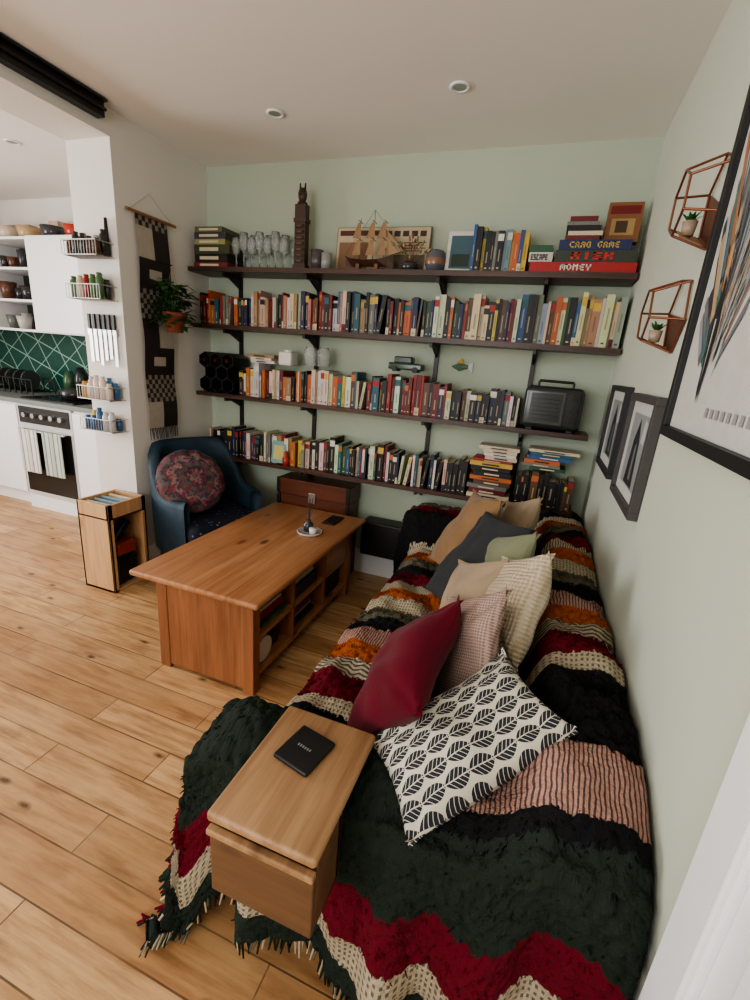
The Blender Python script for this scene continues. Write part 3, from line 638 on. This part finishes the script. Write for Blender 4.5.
mb.rbox((x0+.04,y0+.05,.018),(x1-.03,y1-.05,.19),.02,'gloss',L(34,34,38)); mb.rbox((x0+.05,y0+.06,.2),(x1-.02,y1-.06,.28),.02,'gloss',L(150,56,36)); mb.cyl((x1-.1,1.84,.26),(x1-.1,1.96,.38),.03,mat='gloss',col=L(28,28,30))
mb.done('wooden_crate',.002)

# ------------------------------------------------------------ sofa
YE=.655
mb=MB()
mb.rbox((-.53,.70,.06),(.29,2.56,.28),.03,'grayfab'); mb.rbox((-.54,.86,.26),(.10,1.6,.40),.05,'grayfab'); mb.rbox((-.54,1.61,.26),(.10,2.4,.40),.05,'grayfab')
mb.rbox((.13,.72,.1),(.295,2.58,.67),.06,'grayfab'); mb.rbox((-.61,.69,.06),(.2,.86,.53),.05,'grayfab'); mb.rbox((-.62,2.42,.06),(.2,2.6,.57),.05,'grayfab')
for x in (-.48,.24):
    for y in (.76,2.5): mb.cyl((x,y,.07),(x,y,0),.025,.02,'trunk')
mb.done('sofa')
GB=L(42,52,44);CR=L(112,20,38);CM=L(196,182,156);OR=L(178,92,42);OG=L(112,108,90);BK=L(26,26,28);PK=L(196,152,138)
bands=[(0,GB,0),(.16,GB,1),(.28,CM,3),(.37,CR,1),(.50,GB,1),(.68,BK,1),(.725,PK,2),(.855,BK,1),(.97,CM,3),(1.03,CR,1),(1.13,CM,4),(1.22,OR,1),(1.32,PK,2),(1.42,BK,1),
 (1.52,OG,1),(1.60,CM,3),(1.70,OR,1),(1.80,CM,2),(1.89,CR,1),(1.98,BK,4),(2.08,OG,1),(2.16,OR,1),(2.26,CM,3),(2.34,BK,1),(2.44,CR,1),(2.55,OG,1)]
def vband(v):
    k=bands[0]
    for b in bands:
        if v>=b[0]: k=b
    return k
t=NT('throw_cloth'); tc=t.n('ShaderNodeTexCoord'); sp=t.n('ShaderNodeSeparateXYZ'); t.l(tc.outputs['UV'],sp.inputs[0])
u,v=sp.outputs[0],sp.outputs[1]
nv=t.n('ShaderNodeCombineXYZ'); t.l(u,nv.inputs[0]); t.l(v,nv.inputs[1])
wob=t.math('MULTIPLY',t.math('SUBTRACT',t.noise(nv.outputs[0],14,3),.5),.03)
wob=t.math('ADD',wob,t.math('MULTIPLY',t.math('SUBTRACT',t.noise(nv.outputs[0],110,2),.5),.022))
vv=t.math('DIVIDE',t.math('ADD',v,wob),3)
st=[(b[0]/3,b[1]) for b in bands]; base=t.ramp(vv,st,'CONSTANT')
ty={0:(0,0,0),1:(0,0,0),2:(1,0,0),3:(0,1,0),4:(0,0,1)}
msk=t.ramp(vv,[(b[0]/3,ty[b[2]]) for b in bands],'CONSTANT'); ms=t.n('ShaderNodeSeparateColor'); t.l(msk,ms.inputs[0])
un=t.math('ADD',u,t.math('MULTIPLY',t.noise(nv.outputs[0],22,2),.012))
stripe=t.math('GREATER_THAN',t.math('SINE',t.math('MULTIPLY',un,700)),.35)
lace=t.math('MULTIPLY',t.math('GREATER_THAN',t.math('SINE',t.math('MULTIPLY',u,520)),.1),t.math('GREATER_THAN',t.math('SINE',t.math('MULTIPLY',v,420)),.0))
zz=t.math('GREATER_THAN',t.math('SINE',t.math('ADD',t.math('MULTIPLY',v,330),t.math('MULTIPLY',t.math('PINGPONG',t.math('MULTIPLY',u,40),1),4))),.1)
pm=t.math('ADD',t.math('ADD',t.math('MULTIPLY',ms.outputs[0],t.math('MULTIPLY',stripe,.8)),t.math('MULTIPLY',ms.outputs[1],t.math('MULTIPLY',lace,.7))),t.math('MULTIPLY',ms.outputs[2],t.math('MULTIPLY',zz,.8)))
col=t.mix(pm,base,L(40,32,32))
fine=t.noise(nv.outputs[0],120,3); col=t.mix(t.math('MULTIPLY',fine,.5),col,(.01,.01,.01))
t.set(col,.95,spec=.15); t.bump(fine,.9,.009); M['throw']=t.m
def armN(y): return S((.91-y)/.09)
def armF(y): return S((y-2.32)/.09)
def Hz(x,y):
    seat=.435+.012*math.sin((y-.8)*3.9)
    a=max(armN(y),armF(y)); armz=.56 if y<1.5 else .61
    z=seat+(armz-seat)*a
    bk=S((x-.03)/.12); bz=.705+.012*math.sin(y*7)
    if y<.86: bz=.705-.06*S((.86-y)/.2)
    if x>.26: bz-=.03*S((x-.26)/.06)
    z=z+(bz-z)*bk if bz>z else z
    xf=xfr(y); e=S((x-xf)/.07); z-=.035*(1-e)
    ey=S((y-YE-.005)/.06); z-=.03*(1-ey)
    return z
def xfr(y): return -.55-.08*max(armN(y),armF(y))
import numpy as np
xs=[('d',d) for d in np.linspace(.50,.01,50)]+[('x',f) for f in np.concatenate([np.linspace(0,.58,80),np.linspace(.587,.86,54),np.linspace(.865,1,20)])]
ys=[('d',d) for d in np.linspace(.46,.008,64)]+[('y',y) for y in np.concatenate([np.linspace(YE,.80,22),np.linspace(.806,.92,24),np.linspace(.927,2.31,200),np.linspace(2.317,2.42,20),np.linspace(2.43,2.60,18)])]
verts=[];uvs=[]
nxg=len(xs);nyg=len(ys)
for j,(ky,py) in enumerate(ys):
    for i,(kx,px) in enumerate(xs):
        y=YE if ky=='d' else py; dY=py if ky=='d' else 0
        xf=xfr(y)
        if kx=='d': x=xf; dX=px
        else: x=xf+(.308-xf)*px; dX=0
        if dX: dX*= (.62 if .95<y<2.3 else .95)
        hem=.84+.28*S((x+.42)/.25)+.22*S((-.56-x)/.06)+.04*math.sin(x*11+1)
        dYe=dY*hem
        z=Hz(x,y); drop=(dX**3+dYe**3)**(1/3)
        zo=z-drop
        fold=(math.sin(x*25+2*noise.noise(Vector((x*4,0,0)))-dY*2)*.034+math.sin(x*57+2)*.009)*min(1,dY*3.5) if dY else 0
        foldx=math.sin(y*26+1)*.018*min(1,dX*4) if dX else 0
        X=x-.05*dX-foldx; Y=y-.05*dY-fold
        if dX and dY: X-=.10*min(dX,dY); Y-=.05*min(dX,dY)
        vc=y-dY-(dX if y<.86 else 0)*.8
        if x<-.08 and .655<vc<.87: vc=.64
        vc-= .13*S((y-.86)/.2)*S((x-.02)/.06)
        vc+= .015*noise.noise(Vector((x*5,y*5,0)))
        ty_=vband(vc)[2]
        amp=.013 if ty_==1 else .004
        nn=noise.noise(Vector((X*60,Y*60,z*20+drop*60)))*amp+noise.noise(Vector((x*9,y*9,drop*9+3)))*.02
        nn+=.007*math.sin((x*1.2+y)*26+3*noise.noise(Vector((x*3,y*3,5))))*(1 if not drop else .5)
        if drop>0.02:
            if dY>=dX: Y-=nn+.004
            else: X-=nn+.004
            Zf=zo
        else: Zf=zo+nn+.012
        if Zf<.016:
            ov=.016-Zf; Zf=.016+.02*abs(noise.noise(Vector((X*20,Y*20,drop*20)))); 
            if dX>=dY: X-=ov*.25
            else: Y-=ov*.25
        X=min(X,.313)
        verts.append((X,Y,Zf)); uvs.append((x-dX,vc))
faces=[(j*nxg+i,j*nxg+i+1,(j+1)*nxg+i+1,(j+1)*nxg+i) for j in range(nyg-1) for i in range(nxg-1)]
me=bpy.data.meshes.new('patchwork_throw'); me.from_pydata(verts,[],faces); me.materials.append(M['throw'])
uvl=me.uv_layers.new(name='UVMap')
for li,lp in enumerate(me.loops): uvl.data[li].uv=uvs[lp.vertex_index]
me.polygons.foreach_set('use_smooth',[True]*len(faces)); me.update()
thr=bpy.data.objects.new('patchwork_throw',me); bpy.context.collection.objects.link(thr)
sm=thr.modifiers.new('s','SOLIDIFY'); sm.thickness=.004; sm.offset=1
mb=MB()
def vtx(i,j): return Vector(verts[j*nxg+i])
for _ in range(19000):
    j=random.randrange(2,nyg-2); i=random.randrange(30,nxg-3)
    b=vband(uvs[j*nxg+i][1])
    if b[2]!=1: continue
    if b[1] is GB and R()<.3: continue
    p=vtx(i,j); nrm=(vtx(i+1,j)-vtx(i-1,j)).cross(vtx(i,j+1)-vtx(i,j-1)).normalized()
    if nrm.z<0 and abs(nrm.z)>.2: nrm=-nrm
    dn=(vtx(i,j-2)-p); dn=dn.normalized() if dn.length>0 else Vector((0,-1,0))
    p=p+nrm*.002
    q=p+(dn+Vector((U(-.9,.9),U(-.3,.3),0))).normalized()*U(.006,.014)+nrm*U(.001,.004); q.z=max(q.z,.01)
    cc=tuple(k*U(.6,1.15) for k in b[1]); mb.cyl(p,q,.0019,.0011,mat='yarn',col=cc,n=4)
for v,c in ((.97,BK),(1.13,CR),(1.32,OR),(1.60,OG),(1.80,OR),(1.98,CR),(2.16,OG),(2.26,OR),(2.44,CR)):
    for i in range(51,nxg-4):
        for _ in range(2 if xs[i][1]<.58 else 1):
            x=xs[i][1]; X=-.55+.858*x+U(-.004,.004)
            y=v+.13*S((v-.86)/.2)*S((X-.02)/.06)+U(-.01,.01)
            p=Vector((X,y,Hz(X,y)+.016)); y2=y-U(.02,.04); q=Vector((X+U(-.01,.01),y2,Hz(X,y2)+.014+U(0,.008)))
            mb.cyl(p,q,.0032,.002,mat='yarn',col=tuple(k*U(.6,1.2) for k in c),n=4)
for i in range(4,nxg-3):
    p=vtx(i,0)
    if p.z<.05: q=p+Vector((U(-.01,.01),-U(.01,.03),-.002))
    else: q=p+Vector((U(-.008,.008),U(-.012,.004),-U(.025,.05)))
    q.z=max(q.z,.006); mb.cyl(p,q,.0035,.002,mat='yarn',col=random.choice([GB,CM,OG,GB]),n=5)
for j in range(0,80):
    for i in (0,16,30):
        p=vtx(i,j); p.z=max(p.z,.008)
        q=p+Vector((-U(.008,.03),U(-.01,.01),-U(.02,.045))); q.z=max(q.z,.006)
        mb.cyl(p,q,.005,.003,mat='yarn',col=tuple(k*U(.8,1.2) for k in random.choice([CR,CR,GB,CM] if i<30 else [CR,GB])),n=5)
fr=mb.done('fringe'); fr.parent=thr

# ------------------------------------------------------------ cushions
pillow('patterned_cushion',(-.035,.84,.648),(.27,.22,.19),(-.26,-.34,.87),.40,.25,.13,'leafprint',seed=1,slouch=.02)
pillow('velvet_cushion',(-.225,1.00,.64),(.43,.52,.74),(-.84,-.14,.54),.38,.35,.15,'crimson',diamond=True,seed=2)
pillow('woven_cushion',(-.095,1.12,.625),(.03,.60,.77),(-.88,-.40,.27),.43,.38,.11,'pinkpat',seed=3)
pillow('knitted_cushion',(.015,1.30,.74),(.1,.5,.75),(-.9,-.36,.25),.35,.29,.12,'knit',seed=4)
pillow('beige_cushion',(-.12,1.44,.63),(.1,.5,.75),(-.85,-.42,.35),.36,.36,.12,'beige',seed=5)
pillow('olive_cushion',(-.04,1.57,.69),(.1,.45,.8),(-.85,-.42,.3),.38,.34,.12,'olive',seed=6)
pillow('charcoal_cushion',(-.14,1.74,.67),(.44,.40,.80),(-.78,-.40,.45),.45,.40,.14,'char',seed=7,slouch=.02)
pillow('tan_cushion',(-.235,2.04,.68),(.35,.3,.75),(-.84,-.40,.38),.42,.34,.14,'tan',seed=8,slouch=.02)
pillow('linen_cushion',(-.03,2.16,.69),(.1,.4,.8),(-.88,-.40,.25),.34,.34,.12,'beige',seed=9)

# ------------------------------------------------------------ arm tray box
mb=MB(); x0,x1,y0,y1,z=-.445,-.222,.50,.80,.618
mb.rbox((x0,y0,z-.022),(x1,y1,z),.008,'tray',n=2)
mb.box((x0+.004,y0+.004,z-.2),(x1-.004,y0+.02,z-.055),'trayd'); mb.box((x0+.002,y0-.004,z-.05),(x1-.002,y0+.012,z-.036),'tray')
mb.box((x1-.02,y0+.02,z-.2),(x1-.004,y0+.125,z-.022),'trayd'); mb.box((x0+.004,y0+.02,z-.2),(x0+.02,y0+.125,z-.022),'trayd')
mb.box((x0+.004,y0+.108,z-.2),(x1-.004,y0+.122,z-.022),'trayd'); mb.box((x0+.004,y0+.01,z-.2),(x1-.004,y0+.12,z-.19),'trayd')
mb.done('sofa_arm_table',.003)
mb=MB(); T=TR(-.345,.69,z+.0005,math.radians(-12)); mb.rbox((-.045,-.05,0),(.045,.05,.011),.005,'black',T=T)
for k in range(6): mb.box((-.018+k*.006,-.003,.0111),(-.0150+k*.006,.003,.0114),'col',L(150,150,150),T)
mb.done('leather_notebook')

# ------------------------------------------------------------ kitchen
mb=MB(); KF=2.54; KB=KY-.003; ox=.17
def unit(x0,x1): mb.box((x0,KF,.12),(x1,KB,.88),'trim'); mb.box((x0+.004,KF-.018,.13),(x1-.004,KF,.86),'trim'); mb.box((x0,KF+.05,0),(x1,KB,.12),'trim')
unit(-5.19,-4.60);unit(-4.60,-4.14+ox);unit(-3.53+ox,-3.0);unit(-3.0,-2.54)
mb.box((-5.19,KF-.03,.88),(-2.54,KB,.915),'col',L(120,124,120))
mb.box((-4.14+ox,KF-.01,.0),(-3.53+ox,KB,.12),'trim')
mb.done('kitchen_base_units',.003)
mb=MB(); mb.box((-4.135,KF-.015,.12),(-3.535,KB-.02,.878),'gloss',L(200,200,198)); mb.box((-4.11,KF-.022,.16),(-3.56,KF-.014,.68),'gloss',L(26,26,28)); mb.box((-4.11,KF-.022,.73),(-3.56,KF-.014,.86),'gloss',L(46,46,48))
for k in range(5): mb.cyl((-4.03+k*.1,KF-.045,.795),(-4.03+k*.1,KF-.02,.795),.02,mat='steel')
mb.cyl((-4.08,KF-.06,.68),(-3.58,KF-.06,.68),.009,mat='steel'); mb.box((-4.07,KF-.06,.675),(-4.05,KF-.02,.685),'steel'); mb.box((-3.61,KF-.06,.675),(-3.59,KF-.02,.685),'steel')
mb.box((-4.13,KF+.02,.9155),(-3.54,KY-.08,.925),'gloss',L(20,20,22)); mb.done('oven',0,Matrix.Translation((ox,0,0)))
mb=MB()
for x0,c in ((-4.06,L(222,220,214)),(-3.80,L(196,206,196))):
    for k in range(8): mb.box((x0+k*.024,KF-.078+.005*(k%2),.34),(x0+k*.024+.024,KF-.070+.005*(k%2),.69),'col',c if k%4 else tuple(q*.75 for q in c))
mb.done('tea_towels',0,Matrix.Translation((ox,0,0)))
single('tile_backsplash',(-5.19,KY-.014,.916),(-2.54,KY-.003,1.43),'tile')
mb=MB(); sx=.12
for x in (-5.19,-4.66+sx,-4.12+sx): mb.box((x,2.80,1.43),(x+.02,KB,2.12),'trim')
for z in (1.43,1.66,1.9,2.12): mb.box((-5.19,2.80,z),(-4.1+sx,KB,z+.02),'trim')
mb.box((-5.19,KB-.02,1.43),(-4.1+sx,KB-.01,2.12),'col',L(70,70,68)); mb.box((-4.1+sx,2.78,1.43),(-3.42,KB,2.14),'trim'); mb.box((-4.09+sx,2.765,1.44),(-3.43,2.78,2.13),'trim'); mb.done('kitchen_cabinet',.002)
mb=MB()
for z in (1.451,1.681,1.921):
    for row_ in (2.87,3.02):
        x=-5.1+U(0,.05)
        while x<-4.12:
            r=U(.035,.07); h=U(.05,.15)
            if not (-4.72+sx-r<x<-4.62+sx+r): mb.lathe([(0,0),(r*.7,0),(r,h),(r*.93,h),(r*.6,.01)],(x,row_,z),'gloss',random.choice([L(50,50,54),L(180,176,168),L(90,56,44),L(90,96,90),L(36,36,40),L(150,126,100),L(30,30,32)]),n=14)
            x+=2*r+.02
for x,c in ((-5.05,L(190,160,130)),(-4.85,L(200,190,170)),(-4.6,L(170,90,70)),(-4.35,L(206,186,166)),(-4.12,L(190,160,120)),(-3.85,L(60,60,62)),(-3.6,L(180,60,46))):
    mb.lathe([(0,0),(.07,0),(.09,.09),(.083,.09),(.06,.01)],(x,2.92,2.141),'gloss',c,n=16)
mb.box((-4.5,2.98,2.141),(-4.2,3.05,2.27),'col',L(150,130,110)); mb.box((-4.0,3.0,2.141),(-3.9,3.08,2.3),'col',L(200,170,150))
mb.done('crockery')
mb=MB()
for k in range(9): mb.cyl((-5.0+k*.07,2.75,.916),(-5.0+k*.07,2.75,1.04),.005,mat='black',n=6); mb.cyl((-5.0+k*.07,2.95,.916),(-5.0+k*.07,2.95,1.04),.005,mat='black',n=6); mb.cyl((-5.0+k*.07,2.75,.94),(-5.0+k*.07,2.95,.94),.004,mat='black',n=6)
for y in (2.75,2.95): mb.cyl((-5.0,y,1.04),(-4.44,y,1.04),.006,mat='black',n=6)
for k in range(4): mb.cyl((-4.9+k*.1,2.85,1.03),(-4.885+k*.1,2.85,1.03),.08,mat='gloss',col=L(60,64,66),n=20)
mb.done('dish_rack',0,Matrix.Translation((.35,0,0)))
mb=MB()
for x,c,h in ((-4.0,L(60,90,60),.2),(-3.86,L(40,44,44),.24),(-3.45,L(40,44,44),.2),(-3.3,L(190,60,60),.16),(-3.18,L(60,90,60),.14)): mb.lathe([(0,0),(.05,0),(.055,h*.6),(.03,h),(0,h)],(x,3.03,.9256),'gloss',c)
mb.lathe([(0,0),(.11,0),(.12,.07),(.0,.09)],(-3.65,2.80,.9255),'gloss',L(40,42,44)); mb.done('counter_jars')
mb=MB(); yb=PY; xa,xb=-2.50,-2.26
def basket(z,h,d=.11):
    for zz in (z,z+h):
        mb.cyl((xa,yb-d,zz),(xb,yb-d,zz),.003,mat='steel',n=6)
        for x in (xa,xb): mb.cyl((x,yb-d,zz),(x,yb,zz),.003,mat='steel',n=6)
    for k in range(13):
        x=xa+(xb-xa)*k/12; mb.cyl((x,yb-d,z),(x,yb-d,z+h),.0018,mat='steel',n=5); mb.cyl((x,yb-d,z),(x,yb,z),.0018,mat='steel',n=5)
for z in (1.83,1.62,1.09,.91): basket(z,.07)
mb.done('wire_baskets')
mb=MB()
for z,pn in ((1.833,[L(190,180,166),L(140,60,40),L(90,60,40),L(50,50,50)]),(1.623,[L(200,190,160),L(150,50,40),L(80,110,70),L(60,60,60)]),(1.093,[L(60,110,150),L(200,150,60),L(180,50,50),L(70,120,80),L(220,200,190)]),(.913,[L(180,60,60),L(210,180,80),L(60,100,140),L(200,200,200)])):
    for k in range(10):
        x=xa+.028+(k%5)*.046; h=U(.07,.13); mb.lathe([(0,0),(.019,0),(.019,h*.8),(.012,h*.86),(.013,h),(0,h)],(x,yb-.08+.045*(k//5),z),'gloss',random.choice(pn),n=12)
mb.cyl((-2.28,yb-.02,1.84),(-2.28,yb-.02,2.02),.014,.008,'gloss',L(26,24,22)); mb.done('spice_jars')
mb=MB(); mb.box((-2.49,yb-.014,1.44),(-2.27,yb-.001,1.475),'steel')
for k in range(6):
    x=-2.475+k*.036; l=U(.14,.2); mb.box((x,yb-.018,1.47-l),(x+.022,yb-.015,1.47),'steel'); mb.box((x+.003,yb-.024,1.47),(x+.019,yb-.012,1.55),'col',L(30,30,32))
mb.done('knife_rack')

# ------------------------------------------------------------ lights
def area(name,loc,rot,sx,sy,p,c):
    l=bpy.data.lights.new(name,'AREA'); l.shape='RECTANGLE'; l.size=sx; l.size_y=sy; l.energy=p; l.color=c
    o=bpy.data.objects.new(name,l); o.location=loc; o.rotation_euler=rot; bpy.context.collection.objects.link(o)
area('window_daylight',((wx0+wx1)/2,YR+.02,1.5),(math.radians(90),0,0),1.8,1.45,49,(1,.985,.96))
area('kitchen_window_daylight',(KX+.02,.4,1.5),(math.radians(90),0,math.radians(-90)),1.9,1.5,108,(1,.99,.98))
w=bpy.data.worlds.new('World'); bpy.context.scene.world=w; w.use_nodes=True
w.node_tree.nodes['Background'].inputs[0].default_value=(.85,.92,1,1); w.node_tree.nodes['Background'].inputs[1].default_value=1.2

# ------------------------------------------------------------ camera
cam=bpy.data.cameras.new('camera'); co=bpy.data.objects.new('camera',cam); bpy.context.collection.objects.link(co)
fw=Vector((-.3068,.905,-.291)).normalized(); rt=Vector((.9346,.342,.077)); rt=(rt-fw*rt.dot(fw)).normalized(); up=rt.cross(fw)
co.matrix_world=Matrix(((rt.x,up.x,-fw.x,0),(rt.y,up.y,-fw.y,0),(rt.z,up.z,-fw.z,1.42),(0,0,0,1)))
cam.sensor_fit='VERTICAL'; cam.sensor_height=24; cam.lens=24*455/1000; cam.clip_start=.02
bpy.context.scene.camera=co
print('DONE',len(bpy.data.objects))
